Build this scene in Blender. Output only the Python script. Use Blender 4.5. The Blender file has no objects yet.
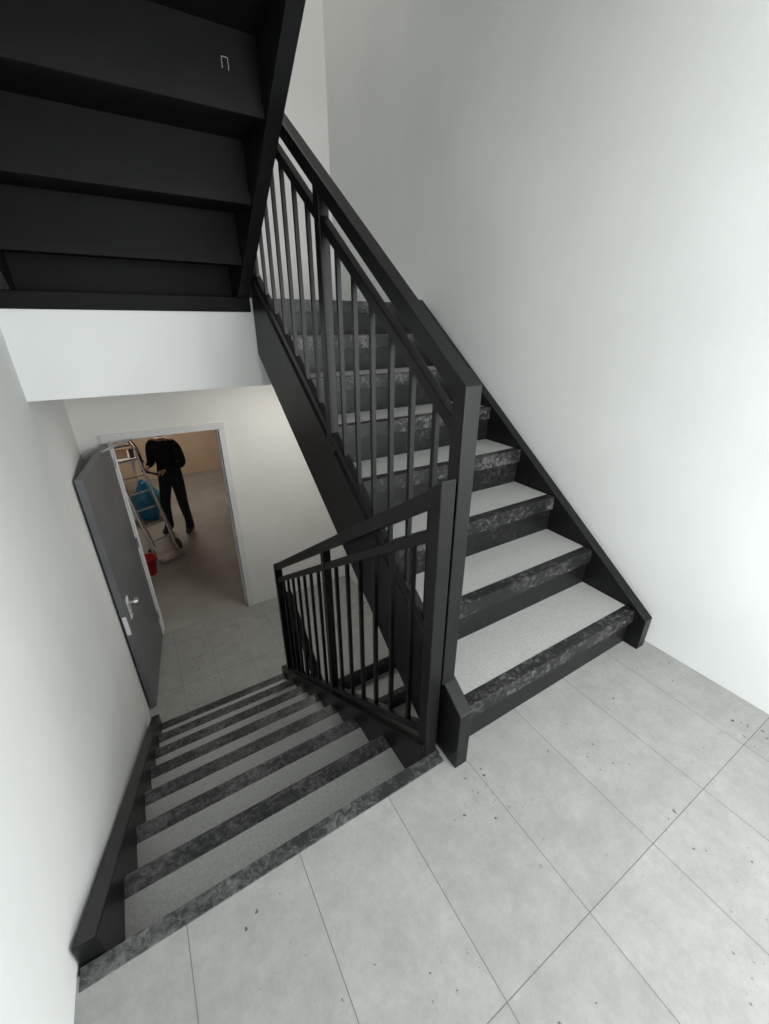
import bpy, bmesh, math, random
from mathutils import Vector, Matrix, noise
random.seed(3)
S=1.4   # camera height in metres; layout numbers are multiples of it
scene=bpy.context.scene
try:
    scene.view_settings.view_transform='Standard'
except Exception: pass

# ------------------------------------------------------------ materials
def newmat(name):
    m=bpy.data.materials.new(name); m.use_nodes=True
    nt=m.node_tree; b=nt.nodes['Principled BSDF']
    return m,nt,b
def noise_mat(name,c1,c2,scale=8,rough=0.5,detail=6,lo=0.35,hi=0.65,bump=0.0,bscale=60,metal=0,spec=0.5,rough2=None,dist=0.0):
    m,nt,b=newmat(name); N=nt.nodes; L=nt.links
    tc=N.new('ShaderNodeTexCoord')
    n=N.new('ShaderNodeTexNoise'); n.inputs['Scale'].default_value=scale; n.inputs['Detail'].default_value=detail; n.inputs['Distortion'].default_value=dist
    L.new(tc.outputs['Object'],n.inputs['Vector'])
    r=N.new('ShaderNodeValToRGB'); r.color_ramp.elements[0].position=lo; r.color_ramp.elements[1].position=hi
    r.color_ramp.elements[0].color=(*c1,1); r.color_ramp.elements[1].color=(*c2,1)
    L.new(n.outputs['Fac'],r.inputs['Fac']); L.new(r.outputs['Color'],b.inputs['Base Color'])
    b.inputs['Roughness'].default_value=rough; b.inputs['Metallic'].default_value=metal
    b.inputs['Specular IOR Level'].default_value=spec
    if rough2 is not None:
        mr=N.new('ShaderNodeMapRange'); mr.inputs['To Min'].default_value=rough; mr.inputs['To Max'].default_value=rough2
        L.new(n.outputs['Fac'],mr.inputs['Value']); L.new(mr.outputs['Result'],b.inputs['Roughness'])
    if bump:
        n2=N.new('ShaderNodeTexNoise'); n2.inputs['Scale'].default_value=bscale; n2.inputs['Detail'].default_value=4
        L.new(tc.outputs['Object'],n2.inputs['Vector'])
        bp=N.new('ShaderNodeBump'); bp.inputs['Strength'].default_value=bump; bp.inputs['Distance'].default_value=0.004
        L.new(n2.outputs['Fac'],bp.inputs['Height']); L.new(bp.outputs['Normal'],b.inputs['Normal'])
    return m
M_wall=noise_mat('wall_paint',(0.72,0.735,0.72),(0.78,0.795,0.78),1.3,0.75,bump=0.12,bscale=90,spec=0.25)
M_wallc=noise_mat('wall_paint_cream',(0.72,0.71,0.68),(0.78,0.77,0.74),1.5,0.7,bump=0.1,bscale=90,spec=0.25)
M_black=noise_mat('black_powder_coat',(0.004,0.004,0.0045),(0.007,0.007,0.0075),6,0.33,rough2=0.45,spec=0.28)
M_blackmatt=noise_mat('black_primer',(0.0025,0.0025,0.0025),(0.004,0.004,0.004),9,0.6,spec=0.15)
def dusty(name,dark,light,lo,hi,rough,scale=42):
    m,nt,b=newmat(name); N=nt.nodes; L=nt.links
    tc=N.new('ShaderNodeTexCoord')
    n=N.new('ShaderNodeTexNoise'); n.inputs['Scale'].default_value=scale; n.inputs['Detail'].default_value=12; n.inputs['Roughness'].default_value=0.78; n.inputs['Distortion'].default_value=0.8
    n2=N.new('ShaderNodeTexNoise'); n2.inputs['Scale'].default_value=5; n2.inputs['Detail'].default_value=3
    L.new(tc.outputs['Object'],n.inputs['Vector']); L.new(tc.outputs['Object'],n2.inputs['Vector'])
    a=N.new('ShaderNodeMath'); a.operation='MULTIPLY_ADD'; L.new(n2.outputs['Fac'],a.inputs[0]); a.inputs[1].default_value=0.35; L.new(n.outputs['Fac'],a.inputs[2])
    r=N.new('ShaderNodeValToRGB'); r.color_ramp.elements[0].position=lo; r.color_ramp.elements[1].position=hi
    r.color_ramp.elements[0].color=(*dark,1); r.color_ramp.elements[1].color=(*light,1)
    L.new(a.outputs['Value'],r.inputs['Fac']); L.new(r.outputs['Color'],b.inputs['Base Color'])
    b.inputs['Roughness'].default_value=rough; b.inputs['Specular IOR Level'].default_value=0.35
    return m
M_nose=dusty('dusty_nosing_steel',(0.008,0.008,0.0085),(0.17,0.17,0.165),0.69,0.88,0.42)
M_riser=dusty('riser_steel',(0.004,0.004,0.0045),(0.08,0.08,0.078),0.74,0.94,0.42)
M_nose2=dusty('dusty_nosing_strip',(0.026,0.027,0.028),(0.17,0.17,0.167),0.62,0.86,0.36)
M_tread=noise_mat('tread_lino',(0.31,0.312,0.30),(0.385,0.388,0.373),170,0.7,detail=4,lo=0.36,hi=0.64,bump=0.03,bscale=220)
M_frame=noise_mat('door_frame_paint',(0.62,0.63,0.63),(0.68,0.69,0.69),3,0.4)
M_leaf=noise_mat('door_leaf_grey',(0.12,0.125,0.132),(0.15,0.155,0.162),2.5,0.42)
M_steel=noise_mat('brushed_steel',(0.5,0.5,0.5),(0.68,0.68,0.68),30,0.3,metal=0.9)
M_alu=noise_mat('aluminium',(0.35,0.35,0.36),(0.5,0.5,0.51),20,0.35,metal=0.8)
M_blue=noise_mat('blue_plastic',(0.01,0.13,0.30),(0.02,0.24,0.42),10,0.4)
M_red=noise_mat('red_plastic',(0.5,0.012,0.015),(0.62,0.03,0.03),6,0.4)
M_cable=noise_mat('cable_rubber',(0.02,0.02,0.02),(0.04,0.04,0.04),8,0.5)
M_white=noise_mat('white_plastic',(0.7,0.7,0.7),(0.8,0.8,0.8),8,0.4)
M_wire=noise_mat('grey_wire',(0.35,0.35,0.35),(0.45,0.45,0.45),8,0.5)
M_roomfloor=noise_mat('screed_floor',(0.28,0.272,0.255),(0.34,0.332,0.315),2.2,0.55,detail=8)
M_roomwall=noise_mat('room_plaster',(0.62,0.51,0.39),(0.70,0.58,0.45),2,0.8)
M_jack=noise_mat('jacket_cloth',(0.008,0.008,0.010),(0.018,0.018,0.022),30,0.85,spec=0.2)
M_trous=noise_mat('trouser_cloth',(0.012,0.012,0.015),(0.025,0.025,0.03),30,0.85,spec=0.2)
M_shoe=noise_mat('shoe_leather',(0.02,0.018,0.015),(0.04,0.035,0.03),20,0.5)
M_skin=noise_mat('skin',(0.45,0.24,0.16),(0.52,0.30,0.21),12,0.5)
M_hair=noise_mat('hair',(0.015,0.010,0.007),(0.04,0.027,0.018),60,0.6)
M_eye=noise_mat('eye_white',(0.75,0.75,0.73),(0.8,0.8,0.78),5,0.2)
M_lip=noise_mat('lip',(0.38,0.13,0.11),(0.42,0.16,0.13),20,0.5)
M_box=noise_mat('cardboard',(0.36,0.25,0.15),(0.44,0.31,0.2),10,0.8)

def tile_mat(name,x0,y0,w,hh,base1,base2,grout):
    m,nt,b=newmat(name); N=nt.nodes; L=nt.links
    tc=N.new('ShaderNodeTexCoord'); mp=N.new('ShaderNodeMapping'); mp.inputs['Location'].default_value=(-x0+w*40,-y0+hh*40,0)
    L.new(tc.outputs['Object'],mp.inputs['Vector'])
    br=N.new('ShaderNodeTexBrick'); br.offset=0; br.squash=1
    br.inputs['Scale'].default_value=1; br.inputs['Brick Width'].default_value=w; br.inputs['Row Height'].default_value=hh
    br.inputs['Mortar Size'].default_value=0.0013; br.inputs['Mortar Smooth'].default_value=0.3
    br.inputs['Color1'].default_value=(1,1,1,1); br.inputs['Color2'].default_value=(0.93,0.93,0.93,1); br.inputs['Mortar'].default_value=(1,1,1,1)
    L.new(mp.outputs['Vector'],br.inputs['Vector'])
    n=N.new('ShaderNodeTexNoise'); n.inputs['Scale'].default_value=9; n.inputs['Detail'].default_value=15; n.inputs['Roughness'].default_value=0.86
    L.new(tc.outputs['Object'],n.inputs['Vector'])
    r=N.new('ShaderNodeValToRGB'); r.color_ramp.elements[0].position=0.36; r.color_ramp.elements[1].position=0.66
    r.color_ramp.elements[0].color=(*base1,1); r.color_ramp.elements[1].color=(*base2,1)
    L.new(n.outputs['Fac'],r.inputs['Fac'])
    n3=N.new('ShaderNodeTexNoise'); n3.inputs['Scale'].default_value=50; n3.inputs['Detail'].default_value=5
    n4=N.new('ShaderNodeTexNoise'); n4.inputs['Scale'].default_value=3; n4.inputs['Detail'].default_value=2
    L.new(tc.outputs['Object'],n3.inputs['Vector']); L.new(tc.outputs['Object'],n4.inputs['Vector'])
    a=N.new('ShaderNodeMath'); a.operation='MULTIPLY_ADD'; L.new(n4.outputs['Fac'],a.inputs[0]); a.inputs[1].default_value=0.5; L.new(n3.outputs['Fac'],a.inputs[2])
    r3=N.new('ShaderNodeValToRGB'); r3.color_ramp.elements[0].position=0.955; r3.color_ramp.elements[1].position=1.0
    r3.color_ramp.elements[0].color=(1,1,1,1); r3.color_ramp.elements[1].color=(0.28,0.26,0.23,1)
    L.new(a.outputs['Value'],r3.inputs['Fac'])
    mm=N.new('ShaderNodeMixRGB'); mm.blend_type='MULTIPLY'; mm.inputs['Fac'].default_value=1
    L.new(r.outputs['Color'],mm.inputs['Color1']); L.new(r3.outputs['Color'],mm.inputs['Color2'])
    m2=N.new('ShaderNodeMixRGB'); m2.blend_type='MULTIPLY'; m2.inputs['Fac'].default_value=1
    L.new(mm.outputs['Color'],m2.inputs['Color1']); L.new(br.outputs['Color'],m2.inputs['Color2'])
    mx=N.new('ShaderNodeMixRGB'); L.new(br.outputs['Fac'],mx.inputs['Fac'])
    L.new(m2.outputs['Color'],mx.inputs['Color1']); mx.inputs['Color2'].default_value=(*grout,1)
    L.new(mx.outputs['Color'],b.inputs['Base Color'])
    b.inputs['Roughness'].default_value=0.58; b.inputs['Specular IOR Level'].default_value=0.3
    bp=N.new('ShaderNodeBump'); bp.inputs['Strength'].default_value=0.15; bp.inputs['Distance'].default_value=0.002; bp.invert=True
    L.new(br.outputs['Fac'],bp.inputs['Height']); L.new(bp.outputs['Normal'],b.inputs['Normal'])
    return m
M_tile=tile_mat('floor_tiles',0.092*S,0.127*S,0.2165*S,0.433*S,(0.25,0.253,0.242),(0.36,0.363,0.348),(0.13,0.127,0.12))

# ------------------------------------------------------------ mesh builder
class MB:
    def __init__(s): s.v=[];s.f=[];s.m=[]
    def add(s,vs,fs,mat):
        o=len(s.v); s.v+=[tuple(v) for v in vs]
        for f in fs: s.f.append([i+o for i in f]); s.m.append(mat)
    def box(s,x0,x1,y0,y1,z0,z1,mat=0):
        vs=[(x,y,z) for z in(z0,z1) for y in(y0,y1) for x in(x0,x1)]
        s.add(vs,[(0,2,3,1),(4,5,7,6),(0,1,5,4),(2,6,7,3),(0,4,6,2),(1,3,7,5)],mat)
    def prism(s,poly,x0,x1,mat=0):     # polygon in YZ, extruded along X
        n=len(poly); vs=[(x0,y,z) for y,z in poly]+[(x1,y,z) for y,z in poly]
        fs=[tuple(range(n)),tuple(range(2*n-1,n-1,-1))]+[(i,(i+1)%n,(i+1)%n+n,i+n) for i in range(n)]
        s.add(vs,fs,mat)
    def prism_xy(s,poly,z0,z1,mat=0):
        n=len(poly); vs=[(x,y,z0) for x,y in poly]+[(x,y,z1) for x,y in poly]
        fs=[tuple(range(n)),tuple(range(2*n-1,n-1,-1))]+[(i,(i+1)%n,(i+1)%n+n,i+n) for i in range(n)]
        s.add(vs,fs,mat)
    def cyl(s,p,q,r,seg=12,mat=0,r2=None):
        p=Vector(p);q=Vector(q);d=(q-p).normalized(); r2=r if r2 is None else r2
        a=d.orthogonal().normalized(); b=d.cross(a)
        vs=[p+a*math.cos(t)*r+b*math.sin(t)*r for t in[2*math.pi*i/seg for i in range(seg)]]
        vs+=[q+a*math.cos(t)*r2+b*math.sin(t)*r2 for t in[2*math.pi*i/seg for i in range(seg)]]
        fs=[tuple(range(seg)),tuple(range(2*seg-1,seg-1,-1))]+[(i,(i+1)%seg,(i+1)%seg+seg,i+seg) for i in range(seg)]
        s.add(vs,fs,mat)
    def beam(s,p,q,w,h,mat=0,up=(0,0,1)):
        p=Vector(p);q=Vector(q);d=(q-p).normalized()
        a=d.cross(Vector(up)).normalized(); b=a.cross(d).normalized()
        vs=[]
        for c in(p,q):
            for i,j in((-1,-1),(1,-1),(1,1),(-1,1)): vs.append(c+a*w/2*i+b*h/2*j)
        s.add(vs,[(0,1,2,3),(7,6,5,4),(0,4,5,1),(1,5,6,2),(2,6,7,3),(3,7,4,0)],mat)
    def build(s,name,mats,parent=None,bevel=0,smooth=False,scale=None):
        k=S if scale is None else scale
        me=bpy.data.meshes.new(name); me.from_pydata([(a*k,b*k,c*k) for a,b,c in s.v],[],s.f)
        for m in mats: me.materials.append(m)
        for p,mi in zip(me.polygons,s.m): p.material_index=mi; p.use_smooth=smooth
        bm=bmesh.new(); bm.from_mesh(me); bmesh.ops.recalc_face_normals(bm,faces=bm.faces); bm.to_mesh(me); bm.free()
        o=bpy.data.objects.new(name,me); scene.collection.objects.link(o)
        if parent: o.parent=parent
        if bevel:
            bv=o.modifiers.new('Bevel','BEVEL'); bv.width=bevel; bv.segments=2; bv.limit_method='ANGLE'
        return o
def empty(name):
    e=bpy.data.objects.new(name,None); scene.collection.objects.link(e); e.empty_display_size=0.1; return e

# ------------------------------------------------------------ layout constants
RISE=0.137; ZL=-8*RISE; ZU=8*RISE
XL=-0.29; XR=1.346; YF=2.896; YB=-0.95
ZBOT=2*ZL; ZTOP=3.35

# ------------------------------------------------------------ shell
def simple(name,fn,mats,bevel=0):
    b=MB(); fn(b); return b.build(name,mats,bevel=bevel)
simple('wall_right',lambda b:b.box(XR,XR+0.1,YB-0.1,YF+0.1,ZBOT-0.1,ZTOP+0.1),[M_wall])
simple('wall_left',lambda b:b.prism_xy([(XL-0.003,YB-0.1),(XL-0.003,0.9),(-0.340,YF+0.1),(-0.5,YF+0.1),(-0.5,YB-0.1)],ZBOT-0.1,ZTOP+0.1),[M_wall])
DX0,DX1,DZ=-0.195,0.452,ZL+1.475
def far(b):
    b.box(-0.5,DX0,YF,YF+0.1,ZBOT-0.1,ZTOP+0.1)
    b.box(DX1,XR+0.1,YF,YF+0.1,ZBOT-0.1,ZTOP+0.1)
    b.box(DX0,DX1,YF,YF+0.1,DZ,ZTOP+0.1)
    b.box(DX0,DX1,YF,YF+0.1,ZBOT-0.1,ZL-0.1)
simple('wall_far',far,[M_wallc])
WX0,WX1,WZ0,WZ1=0.30,1.20,0.30,1.40
def back(b):
    b.box(-0.5,WX0,YB-0.1,YB,ZBOT-0.1,ZTOP+0.1)
    b.box(WX1,XR+0.1,YB-0.1,YB,ZBOT-0.1,ZTOP+0.1)
    b.box(WX0,WX1,YB-0.1,YB,ZBOT-0.1,WZ0)
    b.box(WX0,WX1,YB-0.1,YB,WZ1,ZTOP+0.1)
simple('wall_back',back,[M_wall])
def win(b):
    t=0.035
    b.box(WX0,WX1,YB-0.07,YB-0.03,WZ0,WZ0+t); b.box(WX0,WX1,YB-0.07,YB-0.03,WZ1-t,WZ1)
    b.box(WX0,WX0+t,YB-0.07,YB-0.03,WZ0+t,WZ1-t); b.box(WX1-t,WX1,YB-0.07,YB-0.03,WZ0+t,WZ1-t)
    b.box(0.74,0.76,YB-0.065,YB-0.035,WZ0+t,WZ1-t)
simple('window_1',win,[M_frame],0.003)
simple('ceiling',lambda b:b.box(-0.5,XR+0.1,YB-0.1,YF+0.1,ZTOP,ZTOP+0.1),[M_wall])
simple('floor_landing',lambda b:(b.box(-0.30,0.478,YB,0.520,-0.13,0.0),b.box(0.478,XR,YB,0.60,-0.13,0.0)),[M_tile])
simple('floor_lower_landing',lambda b:(b.box(-0.34,0.478,1.935,YF,ZL-0.15,ZL),b.box(0.478,XR,1.835,YF,ZL-0.15,ZL)),[M_tile])
simple('floor_ground',lambda b:b.box(-0.5,XR+0.1,YB-0.1,YF+0.1,ZBOT-0.1,ZBOT),[M_tile])
simple('upper_landing_slab',lambda b:b.box(-0.34,XR,1.84,YF,0.762,ZU),[M_wall])
simple('trim_3',lambda b:b.box(-0.325,0.478,1.832,1.845,ZU-0.050,ZU+0.002),[M_blackmatt],0.002)
simple('upper_floor_slab',lambda b:(b.box(-0.30,0.478,YB,0.520,2*ZU-0.13,2*ZU),b.box(0.478,XR,YB,0.60,2*ZU-0.13,2*ZU)),[M_wall])
def frame(b):
    w=0.03
    for y0,y1 in((YF-0.012,YF+0.112),):
        b.box(DX0-w,DX0+0.012,y0,y1,ZL,DZ+w); b.box(DX1-0.012,DX1+w,y0,y1,ZL,DZ+w); b.box(DX0+0.012,DX1-0.012,y0,y1,DZ-0.012,DZ+w)
        b.box(DX1-0.024,DX1-0.012,YF+0.03,YF+0.06,ZL,DZ-0.012); b.box(DX0+0.012,DX0+0.024,YF+0.03,YF+0.06,ZL,DZ-0.012)
simple('trim_1',frame,[M_frame],0.003)

# ------------------------------------------------------------ staircases
def staircase(x0,x1,y0,z0,d,run,offL,offR,strip,n=8):
    e=empty('staircase')
    L=lambda y: z0+RISE+RISE/run*d*(y-y0)
    tL,tR=0.036,0.04
    for nm,xa,xb,off in(('stringer_left',x0,x0+tL,offL),('stringer_right',x1-tR,x1,offR)):
        ys=y0-d*0.038; ye=y0+d*run*(n-1)+(0.008 if d>0 else 0.006)
        yk=y0+(z0+0.215-z0-RISE)/(RISE/run*d)
        poly=[(ys,z0+0.001),(ys,L(ys)+off),(ye,L(ye)+off),(ye,L(ye)-0.215),(yk,z0+0.001)]
        b=MB(); b.prism(poly,xa,xb); b.build(nm,[M_black],e,0.003)
    bt=MB(); br=MB(); bn=MB(); bi=MB()
    xi0,xi1=x0+tL,x1-tR
    for i in range(n):
        yi=y0+d*run*i; zt=z0+RISE*(i+1); zb=z0+RISE*i
        ya,yb=sorted((yi+d*0.010,yi+d*0.014)); br.box(xi0,xi1,ya,yb,zb-0.012 if i else zb+0.001,zt-0.012,0)
        ya,yb=sorted((yi+d*0.014,yi+d*0.018)); br.box(xi0,xi1,ya,yb,zb-0.012 if i else zb+0.001,zt-0.012,1)
        if i<n-1:
            ya,yb=sorted((yi,yi+d*0.010)); bn.box(xi0,xi1,ya,yb,zt-0.048,zt+0.001)
            ya,yb=sorted((yi+d*0.010,yi+d*strip)); bn.box(xi0,xi1,ya,yb,zt-0.012,zt+0.001)
            ya,yb=sorted((yi+d*strip,yi+d*(run+0.010))); bt.box(xi0,xi1,ya,yb,zt-0.010,zt)
            ya,yb=sorted((yi+d*0.018,yi+d*(run+0.03))); bi.box(xi0,xi1,ya,yb,zt-0.024,zt-0.012)
            ya,yb=sorted((yi+d*(run+0.018),yi+d*(run+0.03))); bi.box(xi0,xi1,ya,yb,zt-0.04,zt-0.024)
        else:
            ya,yb=sorted((yi,yi+d*0.010)); bn.box(xi0,xi1,ya,yb,zt-0.048,zt+0.001)
    br.build('risers',[M_riser,M_blackmatt],e); bn.build('nosings',[M_nose if d>0 else M_nose2],e,0.0015)
    bt.build('tread_infills',[M_tread],e); bi.build('tread_pans',[M_blackmatt],e)
    return e
RA,RB=0.188,0.200
YA=0.505; YBt=0.527+7*RB
staircase(0.485,1.316,YA,0,+1,RA,0.07,0.010,0.035)
staircase(XL+0.002,0.470,YBt,ZL,-1,RB,0.06,0.05,0.048)
staircase(0.485,1.316,YA,2*ZL,+1,RA,0.07,0.010,0.035)
staircase(XL+0.002,0.470,YBt,ZU,-1,RB,0.06,0.05,0.048)
def strip(b):
    b.box(-0.288,0.474,0.497,0.530,-0.03,0.0025)
simple('trim_2',strip,[M_nose2],0.0015)

# ------------------------------------------------------------ railings
def railing(xc,y0,y1,ztop0,ztop1,zb0,zb1,posts,sp=0.085):
    e=empty('stair_railing')
    T=lambda y: ztop0+(ztop1-ztop0)*(y-y0)/(y1-y0)
    B=lambda y: zb0+(zb1-zb0)*(y-y0)/(y1-y0)
    w=0.034; hv=0.040
    ps=sorted(p[0] for p in posts)
    def bar(name,ya,yb,top,thk,ww):
        b=MB(); b.prism([(ya,top(ya)),(yb,top(yb)),(yb,top(yb)-thk),(ya,top(ya)-thk)],xc-ww/2,xc+ww/2); b.build(name,[M_black],e,0.003)
    bar('handrail',ps[0],ps[-1],T,hv,w)
    bar('upper_rail',ps[0],ps[-1],lambda y:T(y)-0.085,0.030,0.022)
    bar('bottom_rail',ps[0],ps[-1],B,0.028,0.022)
    for k,(yp,pw,pd,zlow,inner) in enumerate(posts):
        b=MB(); a,c=yp-pd/2,yp+pd/2
        dz=-0.02 if inner else 0.003
        b.prism([(a,zlow),(a,T(a)+dz),(c,T(c)+dz),(c,zlow)],xc-pw/2,xc+pw/2); b.build('post_%d'%(k+1),[M_black],e,0.003)
    b=MB()
    for i in range(len(ps)-1):
        g=ps[i+1]-ps[i]; n=max(1,round(g/sp))
        for j in range(1,n):
            y=ps[i]+g*j/n; t=0.0055
            b.prism([(y-t,B(y)-0.01),(y-t,T(y)-0.10),(y+t,T(y)-0.10),(y+t,B(y)-0.01)],xc-t,xc+t)
    b.build('balusters',[M_black],e)
    return e
slA=RISE/RA
def railA(dz):
    y0=0.53;y1=1.86
    LA=lambda y: dz+RISE+slA*(y-YA)
    railing(0.496,y0,y1,dz+0.903,dz+0.903+slA*(y1-y0),LA(y0)+0.125,LA(y1)+0.125,
        [(0.548,0.0365,0.034,dz+0.225,0),(1.13,0.028,0.032,LA(1.13)+0.03,1),(1.835,0.0365,0.034,dz+ZU+0.001,0)])
def railB(dz):
    y0=0.527;y1=1.855
    sl=-0.665
    LB=lambda y: dz-RISE/RB*(y-0.527)
    railing(0.454,y0,y1,dz+0.745,dz+0.745+sl*(y1-y0),dz+0.105,dz-0.855,
        [(0.545,0.0345,0.032,dz-0.10,0),(1.155,0.028,0.028,LB(1.155)+0.03,1),(1.84,0.036,0.030,LB(1.84)+0.03,0)])
railA(0); railB(0); railA(2*ZL); railB(2*ZU)

# ------------------------------------------------------------ door leaf
door=empty('door_1')
hx,hy=DX0+0.004,YF-0.016
ex,ey=-0.281,2.20
dv=Vector((ex-hx,ey-hy,0)); Ln=dv.length; dv.normalize(); nv=Vector((dv.y,-dv.x,0))
if nv.x>0: nv=-nv
def leafpoly(a0,a1,t0,t1):
    o=Vector((hx,hy,0)); return [tuple((o+dv*a+nv*t)[:2]) for a,t in((a0,t0),(a1,t0),(a1,t1),(a0,t1))]
b=MB(); zt=ZL+1.455
b.prism_xy(leafpoly(0,Ln,0.0,0.032),ZL+0.008,zt); b.build('leaf',[M_leaf],door,0.003)
b=MB(); b.prism_xy(leafpoly(Ln-0.100,Ln-0.055,-0.005,0.0),ZL+0.62,ZL+0.75)
b.prism_xy(leafpoly(Ln-0.0005,Ln+0.002,0.006,0.026),ZL+0.56,ZL+0.68); b.build('lock_plate',[M_white],door,0.002)
b=MB(); o=Vector((hx,hy,ZL+0.715))
p=o+dv*(Ln-0.078); b.cyl(p,p-nv*0.035,0.010,16); b.cyl(p-nv*0.035,p-nv*0.055,0.022,20,r2=0.018)
p2=o+dv*(Ln-0.078)-Vector((0,0,0.055)); b.cyl(p2,p2-nv*0.012,0.012,16)
b.build('door_knob',[M_steel],door,smooth=False)
b=MB()
for zz in(0.15,0.75,1.3): b.cyl((hx+0.004,hy,ZL+zz),(hx+0.004,hy,ZL+zz+0.07),0.008,12)
b.build('hinges',[M_steel],door)
b=MB(); b.beam((hx,hy+0.0,zt+0.004) ,(hx+0.12,hy-0.004,zt+0.010),0.012,0.01); b.beam(Vector((hx,hy,zt+0.004))+dv*0.22,(hx+0.12,hy-0.004,zt+0.010),0.012,0.008)
b.build('closer_arm',[M_steel],door)

# ------------------------------------------------------------ room behind the door
RX0,RX1,RY0,RY1,RZ=-1.3,1.0,YF+0.1,6.7,ZL+1.85
simple('floor_back_room',lambda b:(b.box(RX0,RX1,RY0,RY1,ZL-0.1,ZL),b.box(DX0,DX1,YF,RY0,ZL-0.1,ZL)),[M_roomfloor])
simple('wall_back_room_far',lambda b:b.box(RX0-0.1,RX1+0.1,RY1,RY1+0.1,ZL-0.1,RZ+0.1),[M_roomwall])
simple('wall_back_room_left',lambda b:b.box(RX0-0.1,RX0,RY0,RY1,ZL-0.1,RZ+0.1),[M_roomwall])
simple('wall_back_room_right',lambda b:b.box(RX1,RX1+0.1,RY0,RY1,ZL-0.1,RZ+0.1),[M_roomwall])
simple('ceiling_back_room',lambda b:b.box(RX0,RX1,RY0,RY1,RZ,RZ+0.1),[M_wallc])
simple('wall_back_room_near',lambda b:(b.box(RX0,-0.5,RY0-0.02,RY0,ZL,RZ),),[M_wallc])

# tubular metal trolley
tr=empty('metal_trolley')
b=MB(); A0=Vector((-0.06,4.12,ZL+0.10)); T0=Vector((-0.20,4.34,ZL+1.05)); sd=Vector((0.10,0.045,0))
for s_ in(-1,1):
    pts=[A0+sd*s_+Vector((0.07,-0.13,-0.07)),A0+sd*s_+Vector((0.03,-0.06,-0.065)),A0+sd*s_,A0.lerp(T0,0.5)+sd*s_,T0+sd*s_,T0+sd*s_+Vector((-0.03,0.10,0.05)),T0+sd*s_+Vector((-0.02,0.15,0.0))]
    for p,q in zip(pts,pts[1:]): b.cyl(p,q,0.010,10)
    b.cyl(A0.lerp(T0,0.75)+sd*s_,A0+sd*s_+Vector((0.02,0.26,-0.07)),0.008,10)
for k in(0.1,0.26,0.42,0.58,0.74,0.9): c=A0.lerp(T0,k); b.cyl(c-sd,c+sd,0.008,10)
e0=T0+Vector((-0.02,0.15,0)); b.cyl(e0-sd,e0+sd,0.010,10)
c=A0+Vector((0.07,-0.13,-0.07)); b.cyl(c-sd,c+sd,0.010,10)
b.build('tube_frame',[M_alu],tr,smooth=False)
b=MB()
for s_ in(-1,1):
    c=A0+sd*s_*1.2+Vector((0.01,0.05,-0.04)); ax=sd.normalized(); b.cyl(c-ax*0.012,c+ax*0.012,0.058,24)
b.build('wheels',[M_cable],tr,0.004)
b=MB(); c=A0+Vector((0.04,-0.07,-0.055)); b.prism_xy([tuple((c+v)[:2]) for v in(-sd+Vector((0.04,-0.07,0)),sd+Vector((0.04,-0.07,0)),sd+Vector((-0.02,0.04,0)),-sd+Vector((-0.02,0.04,0)))],ZL+0.04,ZL+0.048); b.build('toe_plate',[M_alu],tr)
tb=empty('work_table')
b=MB(); b.box(-0.85,-0.14,5.65,6.15,ZL+0.58,ZL+0.61)
for x in(-0.82,-0.18):
    for y in(5.68,6.12): b.box(x-0.015,x+0.015,y-0.015,y+0.015,ZL+0.001,ZL+0.58)
b.build('table',[M_white],tb,0.003)
b=MB(); b.box(-0.42,-0.22,5.75,5.95,ZL+0.611,ZL+0.73); b.box(-0.70,-0.50,5.72,6.0,ZL+0.611,ZL+0.80); b.build('boxes',[M_box],tb,0.003)
b=MB(); b.cyl((-0.17,5.75,ZL+0.611),(-0.17,5.75,ZL+0.72),0.028,16); b.cyl((-0.46,5.72,ZL+0.611),(-0.46,5.72,ZL+0.75),0.022,16); b.build('cans',[M_cable],tb)
def lathe(name,prof,loc,mats,parent=None,seg=28):
    b=MB(); vs=[];n=len(prof)
    for r,z in prof:
        for i in range(seg):
            t=2*math.pi*i/seg; vs.append((loc[0]+r*math.cos(t),loc[1]+r*math.sin(t),loc[2]+z))
    fs=[(j*seg+i,j*seg+(i+1)%seg,(j+1)*seg+(i+1)%seg,(j+1)*seg+i) for j in range(n-1) for i in range(seg)]
    fs.append(tuple(range(seg))); b.add(vs,fs,0)
    return b.build(name,mats,parent,smooth=True)
bk=empty('bucket'); bx,by=-0.215,3.86
lathe('pail',[(0.055,0.001),(0.075,0.16),(0.080,0.16),(0.080,0.168),(0.071,0.168),(0.052,0.008),(0.001,0.008)],(bx,by,ZL),[M_red],bk)
b=MB(); pr=None
for i in range(13):
    t=math.pi*i/12; pt=(bx+0.08*math.cos(t),by-0.03*math.sin(t),ZL+0.155+0.07*math.sin(t))
    if pr: b.cyl(pr,pt,0.003,6)
    pr=pt
b.build('bail',[M_steel],bk)
def blob(name,loc,rad,mat,seed,amp=0.12):
    bm=bmesh.new(); bmesh.ops.create_icosphere(bm,subdivisions=4,radius=1)
    for v in bm.verts:
        n=noise.noise(v.co*1.7+Vector((seed,0,0)))*amp*2+noise.noise(v.co*5+Vector((seed,3,0)))*amp*0.7
        c=v.co*(1+n); pinch=1.0 if c.z<0.3 else max(0.18,1-(c.z-0.3)*1.1)
        v.co=Vector((c.x*rad[0]*pinch,c.y*rad[1]*pinch,max(c.z,-0.8)*rad[2]))
    me=bpy.data.meshes.new(name); bm.to_mesh(me); bm.free(); me.materials.append(mat)
    for p in me.polygons: p.use_smooth=True
    o=bpy.data.objects.new(name,me); scene.collection.objects.link(o); o.location=[c*S for c in loc]; return o
blob('blue_sack',(-0.12,5.18,ZL+0.226),(0.15*S,0.13*S,0.28*S),M_blue,2.0)
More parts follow.
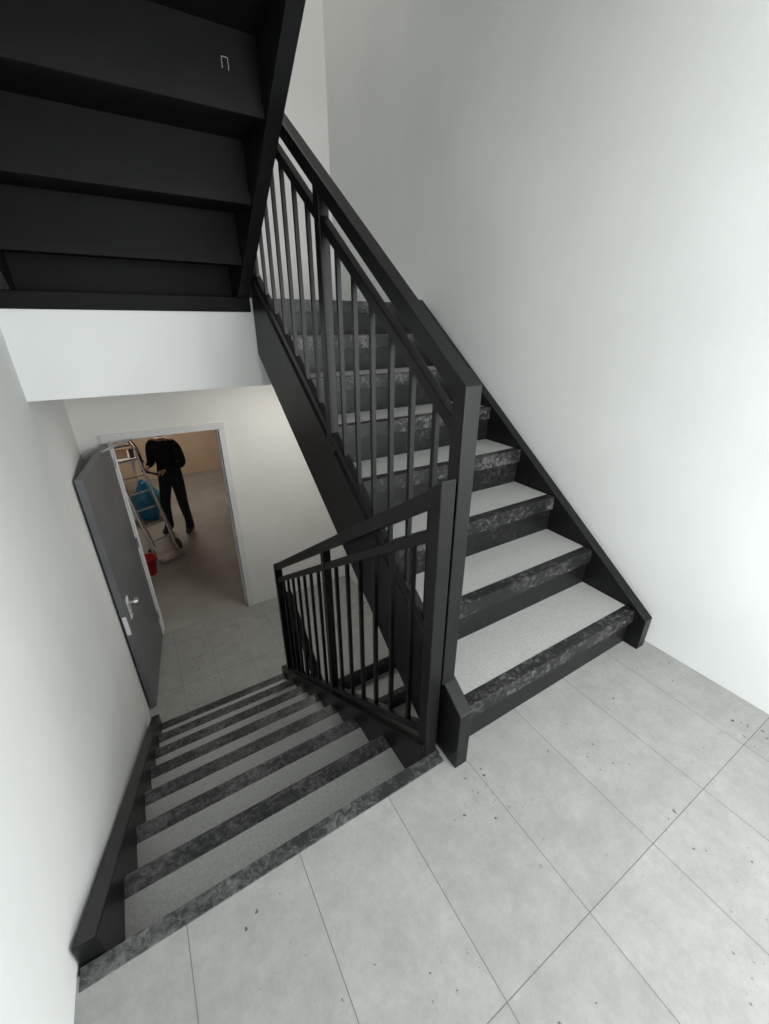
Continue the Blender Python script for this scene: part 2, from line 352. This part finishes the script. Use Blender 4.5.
blob('white_sack',(0.80,4.75,ZL+0.162),(0.12*S,0.2*S,0.2*S),M_white,5.0)
cu=bpy.data.curves.new('hanging_cable','CURVE'); cu.dimensions='3D'; cu.bevel_depth=0.008
for k in range(3):
    sp=cu.splines.new('BEZIER'); pts=[(-0.70,4.9+0.1*k,RZ),(-0.38,4.6,ZL+1.25-0.08*k),(-0.18,4.62,ZL+1.12),(-0.05,4.75,ZL+0.8-0.1*k)]
    sp.bezier_points.add(len(pts)-1)
    for bp,p in zip(sp.bezier_points,pts): bp.co=[c*S for c in p]; bp.handle_left_type=bp.handle_right_type='AUTO'
cu.materials.append(M_cable)
o=bpy.data.objects.new('hanging_cable',cu); scene.collection.objects.link(o)

# ------------------------------------------------------------ person (metres, local, faces -Y)
person=empty('construction_worker')
def skin(name,verts,edges,rad,mats,sub=2,assign=None):
    me=bpy.data.meshes.new(name); me.from_pydata(verts,edges,[])
    o=bpy.data.objects.new(name,me); scene.collection.objects.link(o)
    o.modifiers.new('Skin','SKIN')
    for i,r in enumerate(rad):
        rr=r if isinstance(r,tuple) else (r,r)
        me.skin_vertices[0].data[i].radius=rr
        me.skin_vertices[0].data[i].use_root=(i==0)
    sb=o.modifiers.new('Sub','SUBSURF'); sb.levels=sub; sb.render_levels=sub
    dg=bpy.context.evaluated_depsgraph_get(); dg.update()
    m2=bpy.data.meshes.new_from_object(o.evaluated_get(dg)); o.modifiers.clear(); o.data=m2
    m2.materials.clear()
    for m in mats: m2.materials.append(m)
    for p in m2.polygons:
        p.use_smooth=True; p.material_index=assign(p.center) if assign else 0
    o.parent=person; return o
bv=[(0,0.01,0.96),(0,0.0,1.12),(0,-0.01,1.30),(0,-0.01,1.43),(0,-0.015,1.50),
    (0.10,-0.01,1.42),(0.195,-0.01,1.39),(0.245,0.02,1.12),(0.13,-0.22,1.10),
    (-0.10,-0.01,1.42),(-0.195,-0.01,1.39),(-0.25,0.0,1.12),(-0.12,-0.24,1.15),
    (0.095,0.01,0.88),(0.125,-0.01,0.50),(0.145,0.03,0.10),
    (-0.095,0.01,0.88),(-0.135,-0.06,0.50),(-0.16,-0.04,0.10),
    (0.165,-0.12,0.055),(-0.19,-0.19,0.055),(0.145,0.06,0.06),(-0.155,-0.01,0.06)]
be=[(0,1),(1,2),(2,3),(3,4),(3,5),(5,6),(6,7),(7,8),(3,9),(9,10),(10,11),(11,12),(0,13),(13,14),(14,15),(0,16),(16,17),(17,18),(15,19),(18,20),(15,21),(18,22)]
brd=[(0.155,0.12),(0.155,0.115),(0.175,0.125),(0.125,0.09),0.06,0.095,0.08,0.06,0.037,0.095,0.08,0.06,0.037,
     0.10,0.072,0.053,0.10,0.072,0.053,0.04,0.04,0.042,0.042]
def asg(c):
    if c.z>1.485: return 3
    if c.z<0.115: return 2
    return 0 if c.z>0.93 else 1
skin('clothed_body',bv,be,brd,[M_jack,M_trous,M_shoe,M_skin],2,asg)
bm=bmesh.new(); bmesh.ops.create_uvsphere(bm,u_segments=32,v_segments=24,radius=1)
for v in bm.verts:
    x,y,z=v.co
    w=0.078*(1-0.22*max(0,-z)**1.3); dpt=0.098*(1-0.12*max(0,-z))
    X=x*w; Y=y*dpt; Z=z*0.118
    if y<-0.5:
        Y+=0.006*math.exp(-((z-0.02)/0.12)**2)*(1 if abs(x)>0.15 else 0)
        Y-=0.022*math.exp(-((x)/0.13)**2)*math.exp(-((z+0.22)/0.16)**2)
        Y-=0.006*math.exp(-((x)/0.3)**2)*math.exp(-((z+0.55)/0.10)**2)
        Y-=0.010*math.exp(-((x)/0.3)**2)*math.exp(-((z+0.9)/0.15)**2)
    v.co=(X,Y,Z)
me=bpy.data.meshes.new('head'); bm.to_mesh(me); bm.free()
for m in(M_skin,M_hair,M_lip): me.materials.append(m)
for p in me.polygons:
    p.use_smooth=True; c=p.center
    if c.z>0.065 or (c.y>0.01 and c.z>-0.05): p.material_index=1
    elif c.y<-0.07 and abs(c.x)<0.025 and -0.072<c.z<-0.055: p.material_index=2
hd=bpy.data.objects.new('head',me); scene.collection.objects.link(hd); hd.parent=person; hd.location=(0,-0.03,1.63); hd.rotation_euler=(math.radians(18),0,0)
def small_sphere(name,loc,r,mat,par):
    bm=bmesh.new(); bmesh.ops.create_uvsphere(bm,u_segments=14,v_segments=10,radius=1)
    for v in bm.verts: v.co=Vector((v.co.x*r[0],v.co.y*r[1],v.co.z*r[2]))
    me=bpy.data.meshes.new(name); bm.to_mesh(me); bm.free(); me.materials.append(mat)
    for p in me.polygons: p.use_smooth=True
    o=bpy.data.objects.new(name,me); scene.collection.objects.link(o); o.parent=par; o.location=loc; return o
for sx in(-1,1):
    small_sphere('eye',(sx*0.030,-0.083,0.004),(0.012,0.010,0.008),M_eye,hd)
    small_sphere('iris',(sx*0.030,-0.091,0.004),(0.005,0.003,0.005),M_hair,hd)
    small_sphere('ear',(sx*0.078,0.008,-0.004),(0.009,0.018,0.030),M_skin,hd)
    small_sphere('brow',(sx*0.030,-0.090,0.024),(0.018,0.006,0.004),M_hair,hd)
def hand(sign,w,dirv):
    w=Vector(w); f=Vector(dirv).normalized(); up=Vector((0,0,1)); side=f.cross(up).normalized()*sign
    down=-up
    V=[w-f*0.01,w+f*0.045,w+f*0.08]; E=[(0,1),(1,2)]; R=[(0.026,0.020),(0.036,0.018),(0.034,0.014)]
    skin('palm_'+('l' if sign>0 else 'r'),[tuple(v) for v in V],E,R,[M_skin],2)
    for k,(ln,off) in enumerate(((0.070,-0.030),(0.080,-0.010),(0.074,0.010),(0.058,0.029))):
        base=w+f*0.07+side*off
        p1=base+f*ln*0.45+down*0.004; p2=p1+f*ln*0.2+down*ln*0.35; p3=p2-f*ln*0.12+down*ln*0.25
        skin('finger_%s%d'%('l' if sign>0 else 'r',k+1),[tuple(base-f*0.02),tuple(base),tuple(p1),tuple(p2),tuple(p3)],[(0,1),(1,2),(2,3),(3,4)],[0.010,0.010,0.009,0.0085,0.007],[M_skin],2)
    tb=w+f*0.02-side*0.024
    skin('thumb_'+('l' if sign>0 else 'r'),[tuple(tb),tuple(tb+f*0.03-side*0.022+down*0.01),tuple(tb+f*0.055-side*0.020+down*0.028),tuple(tb+f*0.068-side*0.010+down*0.045)],[(0,1),(1,2),(2,3)],[0.013,0.012,0.010,0.008],[M_skin],2)
hand(1,(0.125,-0.235,1.10),(-0.35,-0.9,0.0)); hand(-1,(-0.115,-0.255,1.15),(0.35,-0.9,0.0))
b=MB(); b.cyl((0.10,-0.345,1.075),(-0.12,-0.365,1.125),0.016,14); b.build('hand_tool',[M_cable],person,scale=1,smooth=False)
person.location=(0.15*S,4.62*S,ZL*S-0.012); person.rotation_euler=(0,0,math.radians(-40))

# little wire clip hanging under the overhead flight
cu=bpy.data.curves.new('wire_clip','CURVE'); cu.dimensions='3D'; cu.bevel_depth=0.001
sp=cu.splines.new('POLY'); cx,cy,cz=0.346,1.289,1.538
pts=[(cx-0.007,cy,cz),(cx-0.007,cy,cz+0.02),(cx+0.007,cy,cz+0.02),(cx+0.007,cy,cz-0.002)]
sp.points.add(3)
for q,p in zip(sp.points,pts): q.co=(p[0]*S,p[1]*S,p[2]*S,1)
cu.materials.append(M_wire); o=bpy.data.objects.new('wire_clip',cu); scene.collection.objects.link(o)

# ------------------------------------------------------------ lights
def area(name,loc,target,sx,sy,power,col=(1,1,1)):
    l=bpy.data.lights.new(name,'AREA'); l.shape='RECTANGLE'; l.size=sx*S; l.size_y=sy*S; l.energy=power; l.color=col
    o=bpy.data.objects.new(name,l); scene.collection.objects.link(o); o.location=[c*S for c in loc]
    d=(Vector(target)-Vector(loc)); o.rotation_euler=d.to_track_quat('-Z','Y').to_euler(); return o
area('window_daylight',(0.75,YB-0.02,0.85),(0.75,1,0.72),0.85,1.05,88,(0.97,0.99,1.0))
area('landing_fill',(0.55,-0.1,2*ZU-0.15),(0.55,-0.1,0),0.6,0.6,7,(1.0,0.99,0.96))  # unseen fill light added above the landing to brighten the walls, no fixture
area('upper_lamp',(0.6,2.3,ZTOP-0.05),(0.6,2.3,0),0.5,0.5,9,(1,0.97,0.92))
area('lower_landing_lamp',(0.85,2.25,0.75),(0.75,2.3,-1),0.35,0.35,14,(1,0.97,0.91))
area('back_room_lamp',(0.2,5.6,RZ-0.03),(0.2,5.6,-2),0.5,0.5,20,(1,0.89,0.76))
area('ground_lamp',(0.4,-0.3,-0.2),(0.4,-0.3,-2),0.4,0.4,8,(1,0.97,0.92))
w=bpy.data.worlds.new('World'); scene.world=w; w.use_nodes=True
w.node_tree.nodes['Background'].inputs[0].default_value=(0.8,0.88,1,1); w.node_tree.nodes['Background'].inputs[1].default_value=1.0

# ------------------------------------------------------------ camera
yaw=math.radians(31.0); P=math.radians(24.7)
R=Vector((math.cos(yaw),-math.sin(yaw),0)); F=Vector((math.sin(yaw)*math.cos(P),math.cos(yaw)*math.cos(P),-math.sin(P))); U=R.cross(F)
cam=bpy.data.cameras.new('Camera'); co=bpy.data.objects.new('Camera',cam); scene.collection.objects.link(co)
cam.sensor_fit='VERTICAL'; cam.sensor_height=24; cam.lens=407/1024*24; cam.clip_start=0.02
m=Matrix((R,U,-F)).transposed().to_4x4(); m.translation=Vector((0,0,S)); co.matrix_world=m
scene.camera=co
